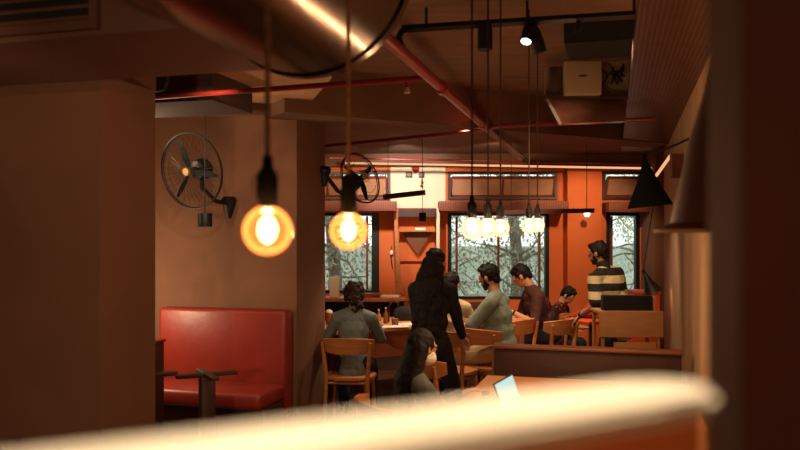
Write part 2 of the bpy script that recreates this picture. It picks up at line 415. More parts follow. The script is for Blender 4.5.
# ------------------------------------------------------------ ducts, pipes, tray
d0 = V((-.326, 2.9, 2.67))
t = thing('round_duct', 'large round metal air duct under the ceiling, glossy streak along it, above the hanging bulbs', 'air duct', d0, RB)
MB().rod((0,-2.6,0), (0,0,0), .384, seg=64).build('duct_pipe', 'duct', t)
MB().rod((0,-.03,0), (0,.012,0), .392, seg=64).build('end_ring', 'duct', t)
MB().rod((0,-1.28,0), (0,-1.25,0), .394, seg=64).build('seam_ring', 'duct', t)
g0 = V((-.69, 2.6, 0))
t = thing('rectangular_duct', 'flat-sided brown air duct with a slotted grille at the upper left', 'air duct', g0, RB)
MB().box((-1.0,.33,2.73), (2.0,.66,.7), bev=.008).build('duct_body', 'duct_flat', t)
fr = MB()
for a in ((-.34,-.012,2.60,.03,.03,.4), (-1.16,-.012,2.60,.03,.03,.4), (-.75,-.012,2.415,.79,.03,.03), (-.75,-.012,2.785,.79,.03,.03)):
    fr.box(a[:3], a[3:])
gr = fr.build('grille_frame', 'duct_flat', t, smooth=False)
for k in range(9):
    MB().box((-.75,-.012,2.445+k*.038), (.78,.022,.012), Matrix.Rotation(.5,3,'X')).build('grille_slat', 'duct_flat', t)
MB().box((-.75,-.003,2.60), (.79,.005,.35)).build('grille_backing', 'black_matte', t)
def pipe(lab, pts, r, extra=()):
    t = thing('sprinkler_pipe', lab, 'pipe', pts[0], 0, 'red sprinkler pipes'); p0 = V(pts[0])
    MB().tube([V(p)-p0 for p in pts], r, seg=16).build('pipe_run', 'red_pipe', t)
    for a in extra:
        a = V(a)-p0; d = (V(pts[-1])-p0).normalized()
        MB().rod(a-d*.05, a+d*.05, r*1.35, seg=16).build('coupling', 'red_pipe', t)
    return t
def onmain(y):
    Y = .98*F/(HY-y); k = (Y-4.0)/(9.9-4.0); return V((-.05+k*1.56, Y, 2.68))
m0, m1 = onmain(238-.98*F/3.6), onmain(238-.98*F/9.95)
mp_ = pipe('thick red sprinkler pipe running away from the camera under the ceiling', [m0, m1], .034, [onmain(88), onmain(124)])
MB().tube([V((.045,.35,0)), m1-m0+V((.055,0,0))], .014).build('conduit', 'steel', mp_)
a, b_ = P(140, 98.5, 5.6), P(424, 78, 4.85)
t = pipe('thin red sprinkler pipe crossing in front of the alcove ceiling', [a, b_], .018)
h = P(407, 79.5, 4.9)-a
MB().rod(h, h-V((0,0,.05)), .016).build('sprinkler_stem', 'red_pipe', t)
MB().lathe([(.012,0),(.016,-.01),(.02,-.03),(.012,-.036)], h-V((0,0,.05))).build('sprinkler_head', 'dial', t)
pipe('thin red sprinkler pipe crossing low under the rear ceiling', [P(300,148.5,8.6), P(478,131,7.2), P(500,126,6.95), P(655,119,6.5)], .018)
pipe('long thin pipe running just under the rear ceiling close to the windows', [P(330,158,9.75), P(650,164,9.95)], .012)
# perforated cable tray
ty0 = V((1.06-.14, 3.0, 2.75))
t = thing('cable_tray', 'wide perforated metal cable tray hung along the right wall', 'cable tray', ty0, math.atan2(-.264,1))
MB().box((.24,3.45,0), (.48,6.9,.006)).build('tray_bottom', 'tray', t)
for x in (0, .48): MB().box((x,3.45,.045), (.006,6.9,.09)).build('tray_side', 'galv', t)
for k in range(4):
    for x in (0,.48): MB().rod((x,.8+k*1.8,.09), (x,.8+k*1.8,.35), .006).build('hanger_rod', 'galv', t)
# dark box in the alcove ceiling and hooked pipe
tag(MB().box((0,0,0), (1.6,.62,.2)).build('ceiling_box', 'beam', loc=V((-1.98,6.02,2.75)), rotz=RB), 'dark box hanging under the alcove ceiling above the wall fan', 'ceiling box')
tag(MB().tube([P(166,58,5.0), P(166,82,5.0), P(163,88,5.0), P(158,89,5.0), P(150,89,5.0)], .02).build('hooked_pipe', 'black'), 'short black hooked pipe beside the left pillar under the ceiling', 'pipe')
# black box in place of a dark ceiling recess, machine group upper right
tag(MB().box((0,0,0), (.62,.5,.14)).build('recess_box', 'black_matte', loc=(1.42,5.3,3.02), rotz=RB), 'dark flat box standing in for a shaded ceiling recess above the white junction box', 'ceiling box')
t = thing('kitchen_hood', 'shiny metal extractor hood with sloping end near the cable tray', 'hood', P(548,110,6.0))
def rel(px, py, Y=6.0): return P(px,py,Y)-P(548,110,6.0)
def slab(pl, y0, y1):
    return MB().hexa([rel(*p)+V((0,y0,0)) for p in pl]+[rel(*p)+V((0,y1,0)) for p in pl])
slab([(562,123.5),(626,121),(626,99),(548,97)], 0, .10).build('hood_body', 'steel', t, smooth=False)
slab([(546,98),(628,99.5),(628,96.5),(546,94.5)], -.02, .12).build('hood_rim', 'brown_metal', t, smooth=False)
slab([(548,94),(636,96),(636,56),(548,64)], .13, .15).build('back_plate', 'whitebox', t, smooth=False)
slab([(551,94),(562,94),(562,66),(551,66)], .02, .1).build('duct_stub', 'galv', t, smooth=False)
t = thing('junction_box', 'square off-white junction box above the metal hood', 'junction box', P(584,94,5.9))
MB().box((0,.06,.125), (.27,.1,.25), bev=.008).build('box_body', 'whitebox', t)
MB().ball((-.005,.008,.135), (.035,.003,.008)).build('emblem', 'brown_metal', t)
MB().tube([(.14,.06,.2),(.19,.05,.15),(.15,.05,.08),(.24,.05,.02)], .008).build('cable', 'black', t)
cb = MB(); 
pts = [P(617+8*math.sin(k*1.9), 74+10*math.cos(k*2.6), 5.95-.02*math.sin(k*3)) for k in range(16)]
tag(cb.tube(pts, .009).build('cable_bundle', 'black'), 'tangle of black cables beside the white junction box', 'cable')

# black lighting track with spotlights
ta, tb = P(402,29,4.9), P(662,13,4.55)
t = thing('light_track', 'black lighting track crossing under the ceiling', 'light track', ta)
MB().rod((0,0,0), tb-ta, .024, seg=4).build('track_rail', 'black', t, smooth=False)
for k in (.1,.5,.9): MB().rod((tb-ta)*k, (tb-ta)*k+V((0,0,3.1-ta.z-(tb-ta).z*k)), .008).build('track_hanger', 'black', t)
MB().tube([(0,0,-.01),(-.02,0,-.05),(0,0,-.11)], .02).build('end_feed', 'black', t)
def spot(lab, p, d, L=.14, r=.036, glow=False):
    t = thing('track_spotlight', lab, 'spotlight', p, 0, 'spotlights on the black track'); d = V(d).normalized()
    MB().rod((0,0,.0), (0,0,-.07), .012).build('stem', 'black', t)
    c = V((0,0,-.07)); q = V((0,0,1)).rotation_difference(d).to_matrix()
    MB().lathe([(.0,-L*.45),(r*.7,-L*.45),(r,-L*.2),(r,L*.5),(r*.9,L*.5),(r*.85,L*.4),(0,L*.4)], c, rot=q, close=False).build('lamp_head', 'black', t)
    MB().lathe([(0,L*.47),(r*.85,L*.47),(r*.85,L*.48),(0,L*.48)], c, rot=q, close=False).build('lens', 'lens' if glow else 'black', t)
    return t
spot('black spotlight pointing down from the left part of the track', P(485,24,4.78), (0,0,-1), .17, .045)
spot('black spotlight on the track with its lens lit pale green', P(528,21.5,4.72), (-.25,-.40,-.85), .13, .036, True)
spot('black spotlight tilted down to the right, beside the lit one', P(536,27,4.71), (.35,.1,-1), .17, .04)
t = spot('small spotlight near the middle of the track with a bright edge', P(578,17,4.66), (0,.3,-1), .05, .02)

# ------------------------------------------------------------ pendants
def pendant(lab, px, py, Y, top=3.1, cord='cord', R=.0475, r=.0045):
    p = P(px, py, Y); t = thing('pendant_bulb', lab, 'hanging bulb', p, 0, 'globe bulbs hanging in a row')
    MB().rod((0,0,.14), (0,0,top-p.z), r if Y > 3 else .0055, seg=8).build('cord', cord, t)
    MB().lathe([(0,.142),(.009,.142),(.0105,.118),(.016,.112),(.0205,.104),(.0205,.05),(.019,.045),(0,.045)], seg=24, close=False).build('lamp_socket', 'black_matte', t)
    pr = [(.013,.052)]+[(R*math.sin(a), R*math.cos(a)) for a in [math.radians(22+158*k/22) for k in range(23)]]
    g = MB().lathe(pr, seg=40, close=False).build('globe', 'amber' if Y < 3 else 'amber_far', t)
    co = MB(); co.ball((0,0,.002), (.019,.019,.027)).build('filament', 'core', g)
    l = bpy.data.lights.new('bulb_light', 'POINT'); l.energy = 1.6 if Y < 3 else 7; l.color = (1,.68,.40); l.shadow_soft_size = .012
    lo = bpy.data.objects.new('bulb_light', l); C.objects.link(lo); lo.parent = t; lo.location = (0,0,-.034)
    l.cycles.use_multiple_importance_sampling = True
    return t
pendant('amber globe bulb nearest the camera, in front of the alcove wall', 267.5, 230.5, 1.52, cord='cord_near')
pendant('amber globe bulb second nearest, in front of the left window', 348.5, 231, 2.0, cord='cord_near')
for px, py, Y, lab in ((472,228.5,3.45,'first globe bulb on the left of the far row of five'), (488,228,3.8,'second from the left of the far row of five globe bulbs'),
        (500.5,228,4.2,'middle one of the far row of five globe bulbs'), (529,226,4.9,'fourth from the left of the far row of globe bulbs, overlapping its neighbour'), (537.5,225,5.35,'rightmost globe bulb of the far row')):
    pendant(lab, px, py, Y)
def cyl_pendant(lab, px, py, Y, r, h, top):
    p = P(px,py,Y); t = thing('cylinder_pendant', lab, 'pendant lamp', p)
    MB().lathe([(0,h/2),(r*.96,h/2),(r,h/2-.004),(r,-h/2),(r*.9,-h/2),(r*.9,-h/2+.02),(0,-h/2+.02)], close=False).build('lamp_shade', 'black', t)
    MB().rod((0,0,h/2),(0,0,top-p.z), .004, seg=6).build('cord', 'black', t)
cyl_pendant('black cylinder pendant hanging below the wall fan in the alcove', 205, 220, 6.3, .056, .105, 2.85)
cyl_pendant('small black cylinder pendant hanging in front of the wall shelf', 422.5, 217, 9.3, .042, .1, 2.79)
def cone_lamp(lab, c, r, h, mt='black', tilt=None, inner='lampglow'):
    t = thing('cone_lamp', lab, 'cone lamp', c)
    R = tilt or Matrix.Identity(3)
    MB().lathe([(.012,h),(.02,h*.96),(r*.45,h*.55),(r,0),(r*1.03,-.004),(r*.98,-.004),(r*.42,h*.52),(.008,h*.93)], rot=R, close=False).build('lamp_shade', mt, t)
    MB().rod(R @ V((0,0,h*.95)), R @ V((0,0,h+.05)), .016).build('lamp_cap', mt, t)
    MB().ball(R @ V((0,0,h*.35)), (.03,.03,.035)).build('bulb', inner, t)
    return t
c1 = P(650,206,6.4)
t = cone_lamp('black cone lamp on a slanting arm near the right wall', c1, .175, .37, mt='shade_black', tilt=Matrix.Rotation(math.radians(-6),3,'Y'))
MB().tube([V((-.04,0,.38)), P(664,150,6.3)-c1, P(700,134,5.9)-c1], .009).build('lamp_arm', 'black', t)
c2 = P(727,231,2.35)
t = thing('cone_lamp', 'large brown flared cone lamp close to the right pillar with lit lower rim', 'cone lamp', c2)
MB().lathe([(.012,.62),(.03,.6),(.065,.41),(.108,.26),(.158,.025),(.205,0),(.203,-.004),(.15,.02),(.10,.25),(.02,.58)], close=False, seg=48).build('lamp_shade', 'duct_flat', t)
MB().tube([(.203*math.cos(k*PI/24), .203*math.sin(k*PI/24), 0) for k in range(48)], .0045, 6, True).build('lit_rim', 'cream', t)  # cream ring stands in for light caught on the rim
MB().ball((0,0,.2), (.03,.03,.04)).build('bulb', 'lampglow', t)
MB().rod((0,0,.61),(0,0,3.1-c2.z), .006).build('cord', 'black', t)
def pt(loc, e, col=(1,.6,.32), r=.05):
    l = bpy.data.lights.new("lamp", "POINT"); l.energy = e; l.color = col; l.shadow_soft_size = r
    o = bpy.data.objects.new("lamp", l); C.objects.link(o); o.location = loc; return o
pt(tuple(c2+V((0,0,.16))), 1.5, (1,.66,.38), .03)
c3 = P(653,292,8.3)
pt(tuple(c3+V((.01,0,.04))), 1.2, (1,.5,.22), .03)
t = cone_lamp('small dark cone lamp on a leaning cord low beside the right wall', c3, .10, .21, tilt=Matrix.Rotation(math.radians(-24),3,'Y'))
MB().tube([Matrix.Rotation(math.radians(-24),3,'Y') @ V((0,0,.25)), P(657,180,8.3)-c3, P(658,150,8.3)-c3], .006).build('cord', 'black', t)
tag(MB().rod(P(656,176,6.9), P(671,155,6.9), .014).build('lit_edge_bar', 'led'), 'short slanting glowing bar painting a lit edge beside the black cone lamp', 'lamp')  # emission stands in for a slanting edge lit from elsewhere
tag(MB().box(P(683,166,6.6), (.2,.06,.2)).build('wall_box', 'wood_edge', rotz=0), 'small brown box mounted high on the right wall', 'box')
# linear lamps
def linear(lab, a, b, sz, cord_at, top, capglow=False):
    a = V(a); b = V(b); t = thing('linear_lamp', lab, 'hanging lamp', a); d = b-a
    q = V((1,0,0)).rotation_difference(d).to_matrix()
    MB().box(d/2, (d.length, sz, sz), q).build('lamp_bar', 'wood_dark', t)
    for k in cord_at: MB().rod(d*k, d*k+V((0,0,top-(a+d*k).z)), .004, seg=6).build('cord', 'black', t)
    return t
linear('short dark bar lamp hung before the cream wall between the windows', P(384,197,9.0), P(424.5,192.5,8.8), .055, (.1,.95), 2.79)
linear('long dark bar lamp hung before the right side of the middle window', P(504,212.5,9.0), P(594,210.5,9.0), .05, (.08,.92), 2.79)
tag(MB().lathe([(0,-.012),(.036,-.012),(.036,.012),(0,.012)], P(587,214,10.0), rot=Matrix.Rotation(PI/2,3,'X'), close=False).build('wall_light', 'lens'), 'small round lit wall light on the orange pilaster', 'wall light')
la, lb = P(345,163,9.85), P(655,168.5,9.95)
tag(MB().rod(la, lb, .013, seg=8).build('light_strip', 'led'), 'long thin glowing light strip along the top of the window wall', 'light strip')

# ------------------------------------------------------------ fans
def fan(lab, c, n, R, mount, col='black'):
    n = V(n).normalized(); t = thing('wall_fan', lab, 'fan', c, 0, 'black wall fans')
    q = V((0,0,1)).rotation_difference(n).to_matrix()
    rg = lambda r, z, k=48: [q @ V((r*math.cos(2*PI*i/k), r*math.sin(2*PI*i/k), z)) for i in range(k)]
    g = MB(); g.tube(rg(R,.0), .007, 6, True); g.tube(rg(R*.99,-.02), .004, 6, True)
    g.tube(rg(R*.22,.055), .003, 5, True); g.tube(rg(R*.65,.045), .002, 5, True)
    for i in range(32):
        a = 2*PI*i/32; u = V((math.cos(a), math.sin(a), 0))
        g.tube([q @ (u*R*.15+V((0,0,.06))), q @ (u*R*.65+V((0,0,.045))), q @ (u*R)], .0014, 4)
        g.tube([q @ (u*R*.2+V((0,0,-.09))), q @ (u*R*.7+V((0,0,-.07))), q @ (u*R)], .0012, 4)
    g.build('guard', col, t)
    for k in range(3):
        a = 2*PI*k/3+1.45; b = MB(); N = 7
        row = []
        for i in range(N):
            s = i/(N-1); r = R*(.12+.76*s); w = .022+.022*math.sin(PI*min(1,s*.95+.1))
            tw = .55-.25*s
            for sg in (-1,1):
                p = V((r, sg*w*math.cos(tw)*.7, sg*w*math.sin(tw)*.5)); row.append(p)
        Rz = Matrix.Rotation(a,3,'Z')
        vs = [b.bm.verts.new(q @ (Rz @ p)) for p in row]
        for i in range(N-1): b.bm.faces.new((vs[2*i], vs[2*i+1], vs[2*i+3], vs[2*i+2]))
        r_ = bmesh.ops.solidify(b.bm, geom=b.bm.faces[:], thickness=.005)
        b.build('blade', col, t)
    MB().lathe([(0,.07),(.03,.07),(.034,.06),(.034,.045),(0,.045)], rot=q, close=False).build('hub_cap', 'dial', t)
    MB().lathe([(0,.045),(.03,.045),(.03,-.06),(.075,-.07),(.09,-.11),(.09,-.17),(.07,-.2),(0,-.205)], rot=q, close=False).build('motor', col, t)
    m = V(mount)-V(c); b0 = q @ V((0,0,-.14))
    MB().tube([b0, b0+V((0,0,-.16)), (b0+m)/2+V((0,0,-.11)), m+V((0,-.05,.03)), m], .02, 10).build('arm', col, t)
    MB().lathe([(0,.09),(.05,.09),(.07,.06),(.02,-.1),(0,-.1)], m, close=False).build('wall_mount', col, t)
fc = P(191,171,6.65)
fan('black wall fan with brass cap on the alcove wall above the red bench', fc, (-.42,-.85,-.18), .315, P(229,207,6.98))
fan('black wall fan seen edge on, in front of the upper left window', P(361,178,7.7), (.72,-.62,.28), .25, P(324,176,7.6))

# ------------------------------------------------------------ alcove furniture
bq = cr - UX*.02 - UY*.02
t = thing('banquette', 'red leather bench with high padded back against the alcove wall', 'bench', V((bq.x,bq.y,0)), RB)
Lb = 1.235
MB().box((-Lb/2,-.09,.62), (Lb,.16,.92), bev=.035).build('backrest', 'leather', t)
MB().box((-Lb/2,-.42,.39), (Lb,.5,.14), bev=.04).build('seat', 'leather', t)
MB().box((-Lb/2,-.38,.16), (Lb-.02,.42,.32), bev=.01).build('base', 'wood_dark', t)
def pedestal(lab, p):
    t = thing('table_pedestal', lab, 'table base', p, .5, 'dark table pedestals by the red bench')
    MB().box((0,0,.36), (.1,.1,.70), bev=.006).build('column', 'wood_dark', t)
    MB().box((0,0,.725), (.44,.05,.03), bev=.004).build('cross_arm', 'wood_dark', t)
    MB().box((0,0,.7253), (.05,.44,.0295), bev=.004).build('cross_arm', 'wood_dark', t)
    MB().box((0,0,.012), (.42,.42,.024), bev=.006).build('foot_plate', 'black', t)
pd = at_z(207, 373, .735); pedestal('dark wooden table base with crossed top arms before the red bench', (pd.x, pd.y, 0))
pd = at_z(146, 374, .735); pedestal('dark table base half hidden behind the left pillar', (pd.x, pd.y, 0))
t = thing('bench_end', 'narrow dark upright bench end beside the left pillar', 'bench', V((-1.90,5.8,0)), RB)
MB().box((.0,0,.46), (.12,.5,.92), bev=.008).build('panel', 'wood_dark', t)
MB().box((0,0,.93), (.14,.52,.02), bev=.005).build('top_edge', 'leather', t)

# ------------------------------------------------------------ chairs
def make_chair(lab):
    t = thing('dining_chair', lab, 'chair', (0,0,0), 0, 'wooden dining chairs with curved backs')
    pts = []
    for k in range(40):
        a = 2*PI*k/40; c, s = math.cos(a), math.sin(a)
        pts.append((.225*abs(c)**.55*(1 if c >= 0 else -1)*(1+.06*s), .215*abs(s)**.6*(1 if s >= 0 else -1)))
    b = MB().prism(pts, .435, .46); bmesh.ops.bevel(b.bm, geom=[e for e in b.bm.edges if abs(e.verts[0].co.z-e.verts[1].co.z) < 1e-5], offset=.008, segments=2, affect='EDGES')
    b.build('seat', 'wood', t)
    for sx in (-1,1):
        MB().tube([(sx*.20,.19,0),(sx*.185,.17,.25),(sx*.175,.155,.44)], [.012,.017,.018], 12).build('leg', 'wood', t)
        MB().tube([(sx*.205,-.23,0),(sx*.19,-.20,.25),(sx*.185,-.185,.45),(sx*.20,-.20,.62),(sx*.215,-.225,.775)], [.013,.018,.02,.018,.014], 12).build('leg', 'wood', t)
        MB().rod((sx*.18,.15,.41),(sx*.187,-.18,.41), .013).build('seat_rail', 'wood', t)
    MB().rod((-.187,-.18,.41),(.187,-.18,.41), .013).build('seat_rail', 'wood', t)
    b = MB(); N = 20; rows = []
    for i in range(N+1):
        a = math.radians(-68+136*i/N); x = .245*math.sin(a)*1.02; y = -.05-.20*math.cos(a); s = abs(i/N-.5)*2
        zt = .815-.02*s**2; zb = .675+.045*s**3; n = V((math.sin(a), -math.cos(a), 0))
        row = []
        for z, o in ((zb,-.008),(zb-.004,0),(zb,.009),(zt,.011),(zt+.005,.002),(zt,-.007)):
            row.append(b.bm.verts.new(V((x,y-(z-.7)*.12,z))+n*o))
        rows.append(row)
    for A, B in zip(rows, rows[1:]):
        for k in range(6): b.bm.faces.new((A[k],A[(k+1)%6],B[(k+1)%6],B[k]))
    b.bm.faces.new(rows[0][::-1]); b.bm.faces.new(rows[-1])
    b.build('backrest', 'wood', t)
    return t
ch = make_chair('wooden chair with curved back that the person in the grey jacket sits on')
ch.location = (-.45,7.28,0); ch.rotation_euler = (0,0,-.12)
dup(ch, (.46,7.4,0), -.45, 'wooden chair under the standing woman\'s hand', 1.06)
dup(ch, (.86,7.68,0), -.75+PI*.0, 'wooden chair the man in the sage shirt sits on', 1.04)
dup(ch, (1.12,8.40,0), .85, 'empty wooden chair between the man in sage and the man in maroon', 1.06)
dup(ch, (1.50,8.25,0), .8, 'wooden chair whose back the man in stripes holds', 1.08)
dup(ch, (1.72,9.33,0), 1.45, 'wooden chair under the man in maroon')
dup(ch, (.45,8.0,0), -.5, 'wooden chair under the person in the tan shirt')
dup(ch, (.02,4.45,0), -1.25, 'wooden chair of the long-haired girl nearest the camera')
dup(ch, (.36,5.95,0), -1.15, 'low-lying wooden chair beside the left corner of the laptop table', 1.02)

# ------------------------------------------------------------ communal table
A_ = V((-.64,7.69,0)); td = V((.853,.521,0)); tn = V((-.521,.853,0)); TL = 2.5
ang = math.atan2(td.y, td.x)
t = thing('communal_table', 'long wooden shared table running towards the windows', 'table', A_, ang)
TZ = .80
MB().box((TL/2,.47,TZ-.02), (TL,.94,.04), bev=.008).build('tabletop', 'wood_table', t)
MB().box((TL/2+.1,.08,TZ-.17), (TL-.5,.03,.26)).build('apron', 'wood_orange', t)
MB().box((TL/2+.1,.86,TZ-.17), (TL-.5,.03,.26)).build('apron', 'wood_orange', t)
for x, y in ((.4,.1),(TL-.1,.1),(.4,.84),(TL-.1,.84)):
    MB().box((x,y,.38), (.07,.07,.76), bev=.006).build('leg', 'wood_orange', t)
def ontab(px, py, z=TZ): return at_z(px, py, z)
def glass(lab, p, r, h, fill='cream', kind='drinking_glass', fl=.6, group='glasses on the shared table'):
    t = thing(kind, lab, 'glass', p, 0, group)
    MB().lathe([(0,.002),(r*.8,.002),(r,h),(r*.94,h),(r*.76,.01),(0,.01)], close=False, seg=20).build('glass_body', 'clear', t)
    if fill: MB().lathe([(0,.012),(r*.74,.012),(r*.74+(r*.2)*fl,h*fl),(0,h*fl)], close=False, seg=20).build('drink', fill, t)
glass('tall glass of pale drink on the left before the man in sage', (.80,8.72,TZ), .034, .15)
glass('tall glass of pale drink on the right before the man in sage', (.89,8.76,TZ), .034, .15)
def cup(lab, px, py, Y, r, h, m='cream'):
    p = P(px,py,Y); p.z = TZ; t = thing('drink_cup', lab, 'cup', p, 0, 'cups on the left end of the shared table')
    MB().lathe([(0,0),(r*.7,0),(r,h),(r*.92,h),(r*.65,.01),(0,.01)], close=False, seg=20).build('cup_body', m, t)
    MB().ball((0,0,h), (r*.9,r*.9,r*.8)).build('foam', 'cream', t)
cup('foamy cup nearest the left pillar', 329, 316, 8.35, .045, .12, 'wood_orange')
cup('foamy cup just right of the leftmost cup', 335, 318, 8.15, .04, .10, 'wood_orange')
def bottle(lab, p, r, h, m):
    t = thing('bottle', lab, 'bottle', p, 0, 'small bottles on the shared table')
    MB().lathe([(0,0),(r,0),(r,h*.6),(r*.35,h*.78),(r*.35,h*.92),(0,h*.92)], close=False, seg=18).build('bottle_body', m, t)
    MB().lathe([(0,h*.92),(r*.42,h*.92),(r*.42,h),(0,h)], close=False, seg=14).build('bottle_cap', 'cream', t)
bottle('small amber bottle just right of the person in grey', V((-.22,8.3,TZ)), .025, .16, 'wood_orange')
bottle('small pale-capped bottle right of the amber bottle', V((-.15,8.42,TZ)), .025, .17, 'wood_edge')
glass('short tumbler beside the small bottles', (-.05,8.25,TZ), .04, .085, 'wood_orange', 'tumbler', .8)
o = MB(); o.tube([(0,0,0),(0,0,.16),(.02,0,.21),(.055,0,.225),(.09,0,.21),(.105,0,.17)], .008, 8)
o.build('gooseneck_tap', 'steel', loc=(-.12,8.55,TZ)); tag(bpy.data.objects['gooseneck_tap'], 'curved shiny metal tap on the shared table', 'tap')
for k, (x, y, a, lb_) in enumerate(((-.07,8.12,.3,'white paper mat at the near edge of the shared table'), (.1,8.36,.6,'white paper mat farther along the shared table, by the bag'))):
    tag(MB().box((0,0,.002), (.3,.2,.004)).build('paper_mat', 'white', loc=(x,y,TZ), rotz=a), lb_, 'paper', 'paper mats')
t = thing('handbag', 'black handbag on the shared table behind the standing woman', 'bag', (.05,8.72,TZ))
cloud(MB().ball((0,0,.08), (.13,.07,.085)).box((0,0,.04), (.22,.11,.08)), 'bag_body', 'blacktop', t, .01, 3)
MB().tube([(-.08,0,.13),(-.05,0,.21),(.05,0,.21),(.08,0,.13)], .008).build('bag_handle', 'blacktop', t)
t = thing('menu_board', 'small dark upright panel on the shared table behind the tall glasses', 'panel', (.83,9.02,TZ), .3)
MB().box((0,0,.09), (.22,.02,.18), bev=.004).build('panel', 'wood_dark', t); MB().box((0,.03,.006), (.18,.1,.012)).build('panel_foot', 'wood_dark', t)

# window counter and the things on it
t = thing('window_counter', 'wooden counter under the left window', 'counter', (-.85,10.12,0))
MB().box((0,0,.935), (1.86,.54,.05), bev=.006).build('worktop', 'wood_orange', t)
MB().box((0,.2,.45), (1.8,.1,.9)).build('front_panel', 'beam', t)
Zc = .96
tag(MB().box((0,0,.125), (.12,.12,.25), bev=.004).build('napkin_box', 'cream', loc=(-.82,10.05,Zc)), 'white upright box on the counter under the left window', 'box')
tag(MB().box((0,0,.16), (.09,.12,.32), bev=.004).build('menu_box', 'orangeseat', loc=(-.99,10.06,Zc)), 'orange upright box beside the pillar on the window counter', 'box')
for k, (x, y, a, lb_) in enumerate(((-.40,10.0,.1,'magazine at the bottom left of the pile on the window counter'), (-.38,10.0,-.08,'magazine on top of the left pile'), (-.14,10.02,-.15,'magazine lying to the right of the pile'))):
    z = Zc + (.026 if k == 1 else 0)
    tag(MB().box((0,0,.0125), (.28,.2,.025), bev=.004).build('magazine', ('redcloth','wood_edge','cream')[k], loc=(x,y,z), rotz=a), lb_, 'magazine', 'magazines on the counter')

# wall shelf unit between left and middle window
t = thing('wall_shelf', 'wooden shelf unit between the left and middle windows', 'shelf', (.22,WY-.02,0))
MB().box((0,-.012,1.72), (.46,.02,.64)).build('back_panel', 'orange', t)
MB().box((0,-.12,2.02), (.48,.2,.10)).build('top_box', 'wood_dark', t)
MB().box((0,-.11,1.79), (.46,.18,.02)).build('shelf_board', 'wood', t)
MB().hexa([V(p) for p in ((-.26,-.2,1.0),(-.20,-.2,1.0),(-.20,-.02,1.0),(-.26,-.02,1.0),(-.30,-.2,2.08),(-.26,-.2,2.08),(-.26,-.02,2.08),(-.30,-.02,2.08))]).build('side_post', 'wood', t, smooth=False)
MB().box((.265,-.11,1.6), (.04,.18,.96)).build('side_post', 'cream', t)
MB().hexa([V(p) for p in ((.0,-.1,1.5),(.01,-.1,1.5),(.01,-.02,1.5),(.0,-.02,1.5),(-.2,-.1,1.78),(.2,-.1,1.78),(.2,-.02,1.78),(-.2,-.02,1.78))]).build('bracket', 'wood_edge', t, smooth=False)
tag(MB().box((0,0,.015), (.14,.1,.03), bev=.004).build('folded_cloth', 'white', loc=(.26,WY-.13,1.80)), 'small white folded cloth on the wall shelf', 'cloth')
# things on the cream wall
def picture(lab, px, py, w, h):
    p = P(px,py,WY-.03); t = thing('picture_frame', lab, 'picture', p, 0, 'small pictures on the cream wall')
    MB().box((0,0,0), (w,.02,h), bev=.003).build('frame', 'wood_dark', t); MB().box((0,-.011,0), (w-.03,.003,h-.03)).build('picture', 'wood_edge', t)
picture('small picture at the left on the cream wall', 409, 174.5, .085, .075)
picture('small picture at the right on the cream wall', 421.5, 175, .07, .07)
hp = P(415.5,169.5,WY-.04)
b = MB().ball((-.022,0,.012),(.03,.014,.028)).ball((.022,0,.012),(.03,.014,.028)); b.lathe([(.045,.0),(.03,-.025),(.002,-.055)], close=True)
tag(cloud(b, 'heart_ornament', 'redcloth', None, .005, 1, loc=hp), 'small dark heart ornament on the cream wall above the pictures', 'ornament')
t = thing('hanging_ornament', 'small string of dark charms hanging on the cream wall', 'ornament', P(421.5,180,WY-.05))
MB().rod((0,0,.02),(0,0,-.1), .003).build('string', 'black', t)
MB().ball((.008,0,-.03),(.018,.012,.016)).build('charm', 'wood_edge', t); MB().ball((0,0,-.075),(.022,.012,.014)).build('charm', 'redcloth', t)
t = thing('hanging_string', 'thin string loop with a white charm on the orange wall beside the left window', 'ornament', P(391.5,255,WY-.02))
MB().tube([(0,0,.12),(-.012,0,.02),(0,0,-.1),(.014,0,-.18)], .005).build('string', 'wood_dark', t); MB().ball((0,-.015,.03),(.022,.012,.035)).build('charm', 'white', t)

# ------------------------------------------------------------ dark partition, laptop table
p0 = P(495,347,6.0); p0.z = 0
t = thing('low_partition', 'long low dark wooden partition behind the laptop table', 'partition', p0, RB)
MB().box((.66,0,.44), (1.32,.12,.88), bev=.006).build('panel', 'wood_dark', t)
MB().box((.66,0,.892), (1.34,.15,.024), bev=.005).build('top_rail', 'wood_edge', t)
lc = at_z(487,375,.75)
t = thing('laptop_table', 'light wooden table with the open laptop on it', 'table', V((lc.x,lc.y,0)), RB)
MB().box((.66,-.93,.735), (1.32,1.86,.03), bev=.006).build('tabletop', 'wood_table', t)
for x in (.08,1.24):
    for y in (-.08,-1.78): MB().box((x,y,.36), (.06,.06,.72), bev=.005).build('leg', 'wood', t)
t = thing('laptop', 'open laptop with pale glowing screen on the light wooden table', 'laptop', (.60,4.12,.75), RB-.15+PI/2+PI+PI)
# local: hinge along x, screen faces +y... keyboard towards -y
MB().box((0,-.11,.008), (.32,.22,.014), bev=.004).build('keyboard_base', 'black', t)
Rl = Matrix.Rotation(math.radians(-20),3,'X')
ly = V((0,.0,.014))
s_ = MB().box(ly+Rl @ V((0,.0,.11)), (.32,.008,.22), Rl, bev=.003).build('screen_lid', 'black', t)
MB().box(ly+Rl @ V((0,-.0055,.112)), (.305,.002,.2), Rl).build('display', 'screen', s_)
tag(MB().ball((0,0,.012), (.03,.045,.012)).build('computer_mouse', 'wood_edge', loc=(.52,4.85,.75)), 'small brown mouse left of the laptop on the light table', 'mouse')
